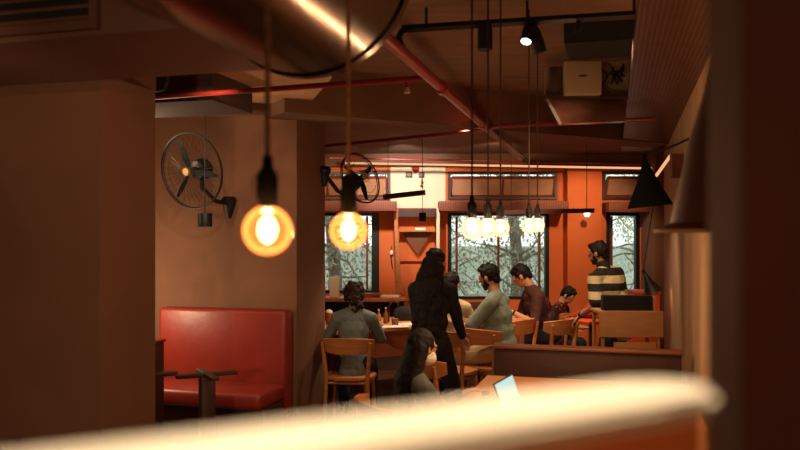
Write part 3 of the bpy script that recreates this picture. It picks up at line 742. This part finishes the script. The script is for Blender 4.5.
# ply service stand
sp = P(600,337,6.9); sx = sp.x
t = thing('service_stand', 'plywood-fronted service stand beside the right wall', 'stand', (sx,6.9,0))
MB().box((.27,0,.957), (.545,.03,.225), bev=.003).build('front_panel', 'ply', t)
MB().box((.27,.19,1.055), (.54,.36,.02)).build('stand_top', 'ply', t)
MB().box((.30,0,.75), (.36,.03,.10), bev=.003).build('lower_panel', 'ply', t)
for x in (.03,.51):
    for y in (.02,.34): MB().rod((x,y,0),(x,y,1.04), .016).build('leg', 'wood', t)
MB().box((.27,.19,.60), (.5,.32,.02)).build('lower_shelf', 'wood_dark', t)
t = thing('monitor_box', 'black flat box standing on the plywood stand', 'box', (sx+.27,7.05,1.066))
MB().box((0,0,.065), (.43,.1,.13), bev=.006).build('box_body', 'black_matte', t)
MB().box((.232,0,.06), (.022,.12,.12), bev=.003).build('side_board', 'ply', t)

t = thing('orange_glow_box', 'orange box painting the glow under the small leaning cone lamp', 'glow box', (2.70,8.9,0))  # orange box added to paint the orange glow below the small lamp
MB().box((0,0,.545), (.27,.36,1.09), bev=.01).build('glow_box_body', 'orangeseat', t)
MB().box((0,0,1.105), (.28,.38,.03), bev=.008).build('glow_box_top', 'orangeseat', t)
# orange stool and red jacket
so = at_z(583,324,.70)
t = thing('square_stool', 'bright orange square stool beside the man in stripes', 'stool', (2.0,8.38,0), .35)
MB().box((0,0,.835), (.36,.46,.03), bev=.008).build('seat', 'orangeseat', t)
for x in (-.11,.11):
    for y in (-.15,.15): MB().rod((x,y,0),(x,y,.825), .014).build('leg', 'wood_dark', t)
b = MB().ball((0,0,.05),(.10,.09,.05)).ball((.05,.05,.09),(.09,.08,.07)).cap((-.14,-.06,.035),(.0,0,.05), .035,.045)
t = thing('red_jacket', 'crumpled red jacket lying on the orange stool', 'jacket', (2.0,8.50,.852)); cloud(b, 'jacket_cloth', 'redcloth', t, .01, 3, .012, .05)

# ------------------------------------------------------------ near railing
ra, rb_ = V((-.383,.105,0)), V((.135,.408,0))
t = thing('rail_partition', 'brightly lit wooden rail with rounded end right before the camera', 'railing', (0,0,0))
dd = (rb_-ra).normalized(); nn = V((-dd.y,dd.x,0)); wv = .025
def round_end(w, ext):
    pl = [(ra-nn*w).xy]
    for k in range(17):
        a = -PI/2+PI*k/16; pl.append((rb_+dd*(math.cos(a)*w+ext)+nn*math.sin(a)*w).xy)
    pl.append((ra+nn*w).xy); return pl
b = MB().prism(round_end(wv,0), 1.613, 1.624)
bmesh.ops.bevel(b.bm, geom=[e for e in b.bm.edges if abs(e.verts[0].co.z-e.verts[1].co.z) < 1e-5], offset=.004, segments=3, affect='EDGES')
b.build('rail_cap', 'wax', t)
MB().prism(round_end(.019,0), 0, 1.613).build('panel', 'orange', t, smooth=False)
MB().prism(round_end(.028,.003), 1.520, 1.527).build('lower_ledge', 'wax', t, smooth=False)

# ------------------------------------------------------------ people
def ik(a, c, l1, l2, pole):
    a = V(a); c = V(c); d = c-a; L = d.length
    if L > (l1+l2)*.999: c = a+d.normalized()*(l1+l2)*.999; d = c-a; L = d.length
    u = d.normalized(); x = (l1*l1-l2*l2+L*L)/(2*L); h_ = math.sqrt(max(0, l1*l1-x*x))
    p = V(pole)-u*V(pole).dot(u); p.normalize(); return a+u*x+p*h_, c
def hand(b, w, fd, palm_n, side, curl=.5, s=1):
    """w wrist, fd finger direction, palm_n palm normal, side +1 right"""
    fd = V(fd).normalized(); pn = V(palm_n); pn = (pn-fd*pn.dot(fd)).normalized(); x = fd.cross(pn)*side
    pc = w+fd*.045*s
    R = Matrix((x, fd, pn)).transposed()
    b.ball(pc, (.040*s,.050*s,.017*s), R)
    for k, (o, L) in enumerate(((-.029,.066),(-.010,.076),(.010,.071),(.028,.056))):
        base = w+fd*.080*s+x*o*s; d = (fd+pn*curl*.5).normalized(); p1 = base+d*L*.45*s
        d2 = (fd+pn*curl*1.6).normalized(); p2 = p1+d2*L*.3*s; d3 = (fd+pn*curl*3).normalized(); p3 = p2+d3*L*.25*s
        b.cap(base-fd*.02*s, p1, .0095*s, .0088*s, 8); b.cap(p1, p2, .0088*s, .008*s, 8); b.cap(p2, p3, .008*s, .0068*s, 8)
    t0 = w+fd*.028*s-x*.022*s; t1 = t0+(fd*.6-x*.8+pn*.35).normalized()*.036*s; t2 = t1+(fd-x*.15+pn*.5).normalized()*.03*s
    b.cap(t0, t1, .013*s, .0105*s, 8); b.cap(t1, t2, .0105*s, .008*s, 8)
def person(lab, loc, face, pz, lean, hands, feet, s=1.0, head=(0,0), side=0, skin='skin', top='sage', sleeve=1.0, legs='jeans',
           hair='short', hm='hair', beard=False, bust=0, poles=None, mask=False, seated=True, curl=.5, hip_dx=0, collar=None, watch=None, bulk=1.0, shoe='black_matte'):
    t = thing('person', lab, 'person', loc, face)
    sd = V((math.sin(math.radians(side)), math.sin(math.radians(lean)), math.cos(math.radians(lean)))).normalized()
    X = V((1,0,0)); X = (X-sd*X.dot(sd)).normalized(); Yv = sd.cross(X)
    R = Matrix((X, Yv, sd)).transposed()
    pel = V((0,0,pz)); T = lambda x, y, z: pel+R @ (V((x,y,z))*s)
    nb = T(0,.0,.50); sh = [T(-.170*bulk,-.01,.425), T(.170*bulk,-.01,.425)]
    # head frame
    hy, hp_ = math.radians(head[0]), math.radians(head[1])
    RH = Matrix.Rotation(hy,3,'Z') @ Matrix.Rotation(-hp_,3,'X')
    hb = nb + (sd*.35+V((0,0,.65))).normalized()*.085*s + RH @ V((0,.012,0))*s
    hc = hb + RH @ V((0,.02,.085))*s
    Hh = lambda x, y, z: hc+RH @ (V((x,y,z))*s)
    arms = []; legsj = []
    for i, sg in enumerate((-1,1)):
        pole = (poles[i] if poles else (sg*.4,-.5,-.9))
        e, w = ik(sh[i], hands[i][0], .285*s, .25*s, pole); arms.append((sh[i], e, w))
        hp = T(sg*.09+0,0,-.02)
        k, a = ik(hp, feet[i], .43*s, .42*s, (sg*.15,1,.25)); legsj.append((hp, k, a))
    # continuous body
    b = MB()
    b.ball(T(0,0,.0), (.155*s,.11*s,.12*s), R); b.ball(T(0,.0,.15), (.13*s,.10*s,.13*s), R); b.ball(T(0,.0,.31), (.148*s,.10*s,.15*s), R)
    b.cap(T(0,-.005,.44), sh[0], .052*s, .046*s); b.cap(T(0,-.005,.44), sh[1], .052*s, .046*s)
    b.cap(T(0,-.01,.42), hb, .058*s, .05*s); b.cap(hb, Hh(0,-.01,-.03), .05*s, .055*s)
    b.ball(hc+RH @ V((0,-.008,.012))*s, (.075*s,.094*s,.098*s), RH); b.ball(Hh(0,.022,-.05), (.056*s,.064*s,.066*s), RH); b.ball(Hh(0,.045,-.088), (.028*s,.03*s,.022*s), RH)
    b.cap(Hh(0,.083,.008), Hh(0,.098,-.026), .008*s, .012*s)          # nose
    b.ball(Hh(0,.082,-.058), (.024*s,.012*s,.010*s), RH)               # lips
    b.ball(Hh(-.03,.072,.028), (.026*s,.014*s,.010*s), RH); b.ball(Hh(.03,.072,.028), (.026*s,.014*s,.010*s), RH)
    for sg in (-1,1): b.ball(Hh(sg*.076,-.002,-.012), (.012*s,.02*s,.032*s), RH)
    for i, (a0, e, w) in enumerate(arms):
        b.cap(a0, e, .048*s*bulk, .037*s); b.cap(e, w, .037*s, .025*s)
        fd = hands[i][1] if len(hands[i]) > 1 and hands[i][1] else (w-e); pn = hands[i][2] if len(hands[i]) > 2 else (0,0,-1)
        hand(b, w, fd, pn, 1 if i else -1, curl, s)
    for hp, k, a in legsj:
        b.cap(hp, k, .082*s, .054*s); b.cap(k, a, .054*s, .036*s)
        b.cap(a, a+V((0,.12*s,-.04*s)), .034*s, .03*s)
    body = cloud(b, 'body', skin, t, .0065, 1)
    # eyes, brows
    for sg in (-1,1):
        e_ = MB().ball(Hh(sg*.031,.078,.008), (.0125*s,.009*s,.009*s), RH).build('eye', 'eyew', t)
        MB().ball(Hh(sg*.031,.0855,.008), (.006*s,.004*s,.006*s), RH).build('iris', 'eyeb', e_)
    # top garment
    g = MB(); q_ = .016*s
    g.ball(T(0,0,.02), (.165*s*bulk,.125*s*bulk,.12*s), R); g.ball(T(0,.0,.16), (.158*s*bulk,.125*s*bulk,.15*s), R); g.ball(T(0,.0,.30), (.168*s*bulk,.13*s*bulk,.165*s), R)
    g.cap(T(0,0,-.08), T(0,0,.1), .15*s*bulk, .13*s)
    if bust:
        for sg in (-1,1): g.ball(T(sg*.07,.09,.30), (.07*s,.06*s,.065*s), R)
    g.cap(sh[0], sh[1], .066*s); g.ball(T(0,-.005,.40), (.15*s,.108*s,.11*s), R); g.cap(T(0,-.01,.475), sh[0], .076*s, .064*s); g.cap(T(0,-.01,.475), sh[1], .076*s, .064*s); g.cap(T(0,-.01,.44), T(0,-.005,.505), .085*s, .062*s)
    for a0, e, w in arms:
        if sleeve <= .5: g.cap(a0, a0+(e-a0)*sleeve*1.8, .064*s*bulk, .062*s*bulk)
        else:
            g.cap(a0, e, .066*s*bulk, .052*s); g.cap(e, e+(w-e)*min(1,(sleeve-.5)*2)*.97, .052*s, .036*s)
    cloud(g, 'shirt' if sleeve <= .5 else 'top', top, t, .008, 6, .014, .09)
    if collar:
        cl = MB(); cl.cap(T(0,-.02,.50), T(0,-.01,.545), .068*s, .062*s); cloud(cl, 'collar', collar, t, .006, 2)
    # trousers and shoes
    g = MB(); g.ball(T(0,-.01,-.03), (.15*s,.115*s,.11*s), R)
    for hp, k, a in legsj: g.cap(hp, k, .098*s, .072*s); g.cap(k, k+(a-k)*.93, .072*s, .056*s)
    cloud(g, 'trousers', legs, t, .01, 3, .015, .07)
    for hp, k, a in legsj:
        g = MB().cap(a+V((0,-.02,-.035*s)), a+V((0,.14*s,-.045*s)), .042*s, .036*s).ball(a, (.042*s,.05*s,.05*s)); cloud(g, 'shoe', shoe, t, .008, 2)
    # hair
    g = MB(); rnd = random.Random(len(lab))
    g.ball(Hh(0,-.020,.026), (.086*s,.098*s,.100*s), RH)
    if hair in ('short','messy'):
        for k in range(26 if hair == 'messy' else 14):
            a = rnd.uniform(0,2*PI); z = rnd.uniform(.05,.115); rr = math.sqrt(max(0,1-(z/.13)**2))*.08
            g.ball(Hh(math.cos(a)*rr*.85, -.01+math.sin(a)*rr*.95, z), (.024*s,.024*s,.02*s), RH)
        g.ball(Hh(0,.058,.082), (.055*s,.03*s,.026*s), RH)
        g.ball(Hh(0,-.07,-.03), (.055*s,.035*s,.05*s), RH)
        for sg in (-1,1): g.cap(Hh(sg*.074,.01,.03), Hh(sg*.075,.015,-.01), .014*s, .009*s)
    if hair == 'bun':
        for k in range(60):
            a = rnd.uniform(PI*.95,PI*2.05); z = rnd.uniform(-.06,.11); rr = math.sqrt(max(0,1-(z/.14)**2))*.088
            g.ball(Hh(math.cos(a)*rr, math.sin(a)*rr-.01, z), [rnd.uniform(.016,.028)*s]*3)
        for k in range(40):
            g.ball(Hh(.02+rnd.gauss(0,.03), -.095+rnd.gauss(0,.02), -.09-rnd.uniform(-.06,.12)), [rnd.uniform(.014,.026)*s]*3)
    if hair in ('long','longer'):
        L = .34 if hair == 'long' else .45
        dn = V((0,0,-1)); bk = Hh(0,-.06,-.02)
        for k in range(17):
            x = (k-8)/8; a0 = Hh(x*.075, -.045-.03*(1-x*x), .0); bk_ = .035 if hair == 'long' else 0; tip = T(x*.12+rnd.uniform(-.01,.01), -.125+bk_+.03*x*x, .50-L+rnd.uniform(-.05,.05))
            mid = T(x*.105, -.135+bk_+.05*x*x, .46)
            g.cap(a0, mid, .030*s, .034*s)
            if hair == 'longer':
                pv = mid
                for j in range(1,7):
                    f = j/6; q2 = mid.lerp(tip, f)+X*math.sin(j*1.9+k)*.018*s+Yv*math.cos(j*2.3+k*2)*.012*s; g.cap(pv, q2, (.031-.013*(j-1)/6)*s, (.031-.013*f)*s); pv = q2
            else: g.cap(mid, tip, .034*s, .020*s)
        for sg in (-1,1): g.cap(Hh(sg*.068,-.01,.03), T(sg*.085,-.02,.46), .024*s, .024*s); g.cap(T(sg*.085,-.02,.46), T(sg*.10,.03,.30), .024*s, .014*s)
    cloud(g, 'hair', hm, t, .007, 2, {'long':.008,'longer':.03}.get(hair,.012), .06 if hair == 'longer' else .022)
    if beard:
        g = MB(); g.ball(Hh(0,.018,-.068), (.058*s,.062*s,.046*s), RH); g.ball(Hh(0,.046,-.096), (.031*s,.031*s,.020*s), RH)
        for sg in (-1,1): g.cap(Hh(sg*.07,.012,-.01), Hh(sg*.058,.03,-.06), .010*s, .016*s)
        cloud(g, 'beard', 'hairb', t, .006, 1, .006, .012)
    if mask:
        g = MB().ball(Hh(0,.046,-.055), (.066*s,.068*s,.056*s), RH); cloud(g, 'face_mask', 'white', t, .006, 1)
        for sg in (-1,1): MB().tube([Hh(sg*.055,.06,-.03), Hh(sg*.082,0,-.0), Hh(sg*.08,-.02,-.01)], .0025).build('mask_strap', 'white', t)
    if watch is not None:
        a0, e, w = arms[watch]; d = (w-e).normalized()
        MB().rod(w-d*.03, w-d*.008, .031*s, seg=20).build('wristwatch', 'black', t)
    return t, Hh, T
def rotf(dx, dy): return math.atan2(-dx, dy)     # heading so that local +y points to (dx,dy)

# person in grey jacket on the near chair
person('person with curly tied-up hair and grey jacket seated at the left of the table', (-.43,7.33,0), -.05, .57, 14,
   [((-.24,.42,.84),), ((.20,.44,.84),)], [(-.13,.42,.08),(.13,.42,.08)], s=.94, head=(8,12), top='denim', bulk=.98, hair='bun', hm='hairb')
# standing woman in black
person('standing woman with long black hair dressed in black, hand on a chair back', (.25,6.6,0), rotf(.5,.87), .86, 6,
   [((-.10,.36,1.05),), ((.13,.34,.86),(.1,.5,-.6),(0,-.3,-1))], [(-.10,-.02,.08),(.10,.05,.08)], s=.97, head=(-8,8), top='blacktop', hair='longer', bust=1, legs='blacktop', seated=False)
# girl nearest the camera
t, Hh, T = person('long-haired girl in a slate jacket and white face mask, nearest the camera', (.07,4.5,0), rotf(.93,.35), .50, 2,
   [((-.14,.36,.77),), ((.14,.36,.77),)], [(-.1,.40,.08),(.1,.40,.08)], s=.88, head=(6,14), top='jacket', hair='long', mask=True)
MB().ball(Hh(-.079,-.03,.0), (.016,.016,.016)).box(Hh(-.085,-.035,.012), (.02,.03,.012)).build('hair_clip', 'white', t)
# person in tan shirt
person('person in a tan shirt seen behind the standing woman', (.50,8.05,0), rotf(.10,.9), .57, 4,
   [((-.2,.36,.86),), ((.2,.36,.86),)], [(-.12,.42,.08),(.12,.42,.08)], s=1.0, head=(-20,8), top='tan', sleeve=.4, hair='short', hm='hair', bulk=.95)
# man in sage shirt
person('bearded man in a sage green shirt sitting sideways, looking down to the left', (.99,7.72,0), rotf(-.90,.42), .63, 9,
   [((-.20,.50,.90),), ((.10,.50,.88),)], [(-.12,.44,.08),(.12,.44,.08)], s=1.06, head=(-4,14), top='sage', sleeve=.5, hair='short', beard=True, legs='khaki', bulk=1.05)
# man in maroon
person('man in a maroon shirt with a wristwatch leaning over the end of the table', (1.74,9.3,0), rotf(-.95,-.1), .60, 25,
   [((-.22,.50,.865),(.6,.5,0)), ((.05,.52,.865),(-.3,.6,0))], [(-.12,.40,.08),(.12,.40,.08)], s=1.12, head=(-24,34), top='maroon', bulk=1.08, sleeve=.55, hair='messy', watch=0, skin='skin')
# person in floral
person('dark-haired person in a red floral shirt bending low before the orange wall', (1.80,9.72,0), rotf(.8,-.55), .50, 24,
   [((-.18,.40,.62),), ((.18,.38,.62),)], [(-.12,.40,.08),(.12,.40,.08)], s=.88, head=(0,38), top='floral', sleeve=.8, hair='messy')
# striped man
t, Hh, T = person('bearded man in a black and cream striped polo shirt, standing, hand on a chair', (2.18,7.98,0), rotf(-.62,.78), .91, 17,
   [((-.33,.22,.93),(-.2,.5,-.7),(0,-.3,-1)), ((.20,.36,1.02),)], [(-.12,-.05,.08),(.12,.12,.08)], s=1.0, head=(20,8), top='striped', sleeve=.5, hair='short', beard=True,
   seated=False, side=-7, bulk=1.14, collar='black_matte', watch=0, legs='jeans', skin='skin2')

# ------------------------------------------------------------ lights
def spotl(loc, to, e, ang_, col=(1,.71,.45), r=.04, blend=.6):
    l = bpy.data.lights.new('lamp', 'SPOT'); l.energy = e; l.spot_size = math.radians(ang_); l.spot_blend = blend; l.color = col; l.shadow_soft_size = r
    o = bpy.data.objects.new('lamp', l); C.objects.link(o); o.location = loc
    o.rotation_euler = (V(to)-V(loc)).to_track_quat('-Z','Y').to_euler(); return o
def pt(loc, e, col=(1,.6,.32), r=.05):
    l = bpy.data.lights.new('lamp', 'POINT'); l.energy = e; l.color = col; l.shadow_soft_size = r
    o = bpy.data.objects.new('lamp', l); C.objects.link(o); o.location = loc; return o
WARM = (1,.70,.42)
spotl((.2,8.0,2.7), (.1,8.3,.8), 110, 85)                # over the shared table, left
spotl((1.3,8.5,2.7), (1.2,8.9,.8), 105, 85)
spotl((.6,7.3,2.7), (.5,7.5,.6), 95, 100)                # over the chairs
spotl((1.7,7.4,2.65), (2.0,8.0,.9), 60, 90)              # man in stripes and stand
spotl((2.3,8.9,2.6), (2.35,10.4,1.5), 66, 80, (1,.68,.4))    # orange wall
spotl((-.0,9.0,2.7), (.12,10.4,2.2), 100, 70, (1,.95,.86))    # cream wall
spotl((-.9,8.9,2.7), (-.6,10.4,1.6), 52, 95, WARM)
spotl((1.1,8.9,2.7), (1.1,10.4,2.0), 26, 100, WARM)
spotl((1.2,4.6,2.9), (.9,4.7,.75), 90, 80)                # laptop table
spotl((-1.2,5.0,2.7), (-1.5,6.9,.9), 48, 95, (1,.72,.48)) # alcove
pt((.12,-.35,1.75), 3.5, WARM, .05)                        # unseen fill added by the camera for rail panel and near pillar
pt((-2.5,6.6,1.2), 34, (1,.76,.48), .1)                   # lamp behind the left pillar
spotl((1.3,4.6,2.9), (2.3,6.2,1.2), 70, 80, WARM)        # right wall
spotl((-.04,.42,2.6), (-.02,.31,1.62), 78, 44, (1,.9,.76), .03, .9)   # downlight over the rail
spotl((-1.2,.2,1.6), (-2.3,4.2,1.5), 180, 50, WARM)           # fill added to lift the left pillar's front, no fitting there
pt((-2.6,6.0,2.2), 12, WARM, .1)  # hidden fill added for the alcove ceiling
spotl((-2.3,6.5,2.45), (-1.2,6.35,2.85), 22, 110, WARM)       # unseen uplight added to brighten the alcove ceiling
spotl((-.75,-.6,1.95), (-1.15,2.7,2.62), 75, 34, WARM)     # extra fill added for the dark face of the grille duct
w = bpy.data.worlds.new('world'); SC.world = w; w.use_nodes = True
bg = w.node_tree.nodes['Background']; bg.inputs[0].default_value = (.90,.97,.90,1); bg.inputs[1].default_value = 1.5

# ------------------------------------------------------------ camera
cd = bpy.data.cameras.new('camera'); cam = bpy.data.objects.new('camera', cd); C.objects.link(cam)
cam.location = (0,0,H); cam.rotation_euler = (PI/2,0,0); cd.sensor_width = 36; cd.lens = 36
cd.shift_y = 13/800; cd.clip_start = .02; cd.clip_end = 200
cd.dof.use_dof = True; cd.dof.focus_distance = 8.0; cd.dof.aperture_fstop = 2.6
SC.camera = cam
SC.view_settings.view_transform = 'Standard'; SC.view_settings.look = 'None'; SC.view_settings.gamma = 1
SC.view_settings.use_curve_mapping = False; SC.view_settings.exposure = 0.2
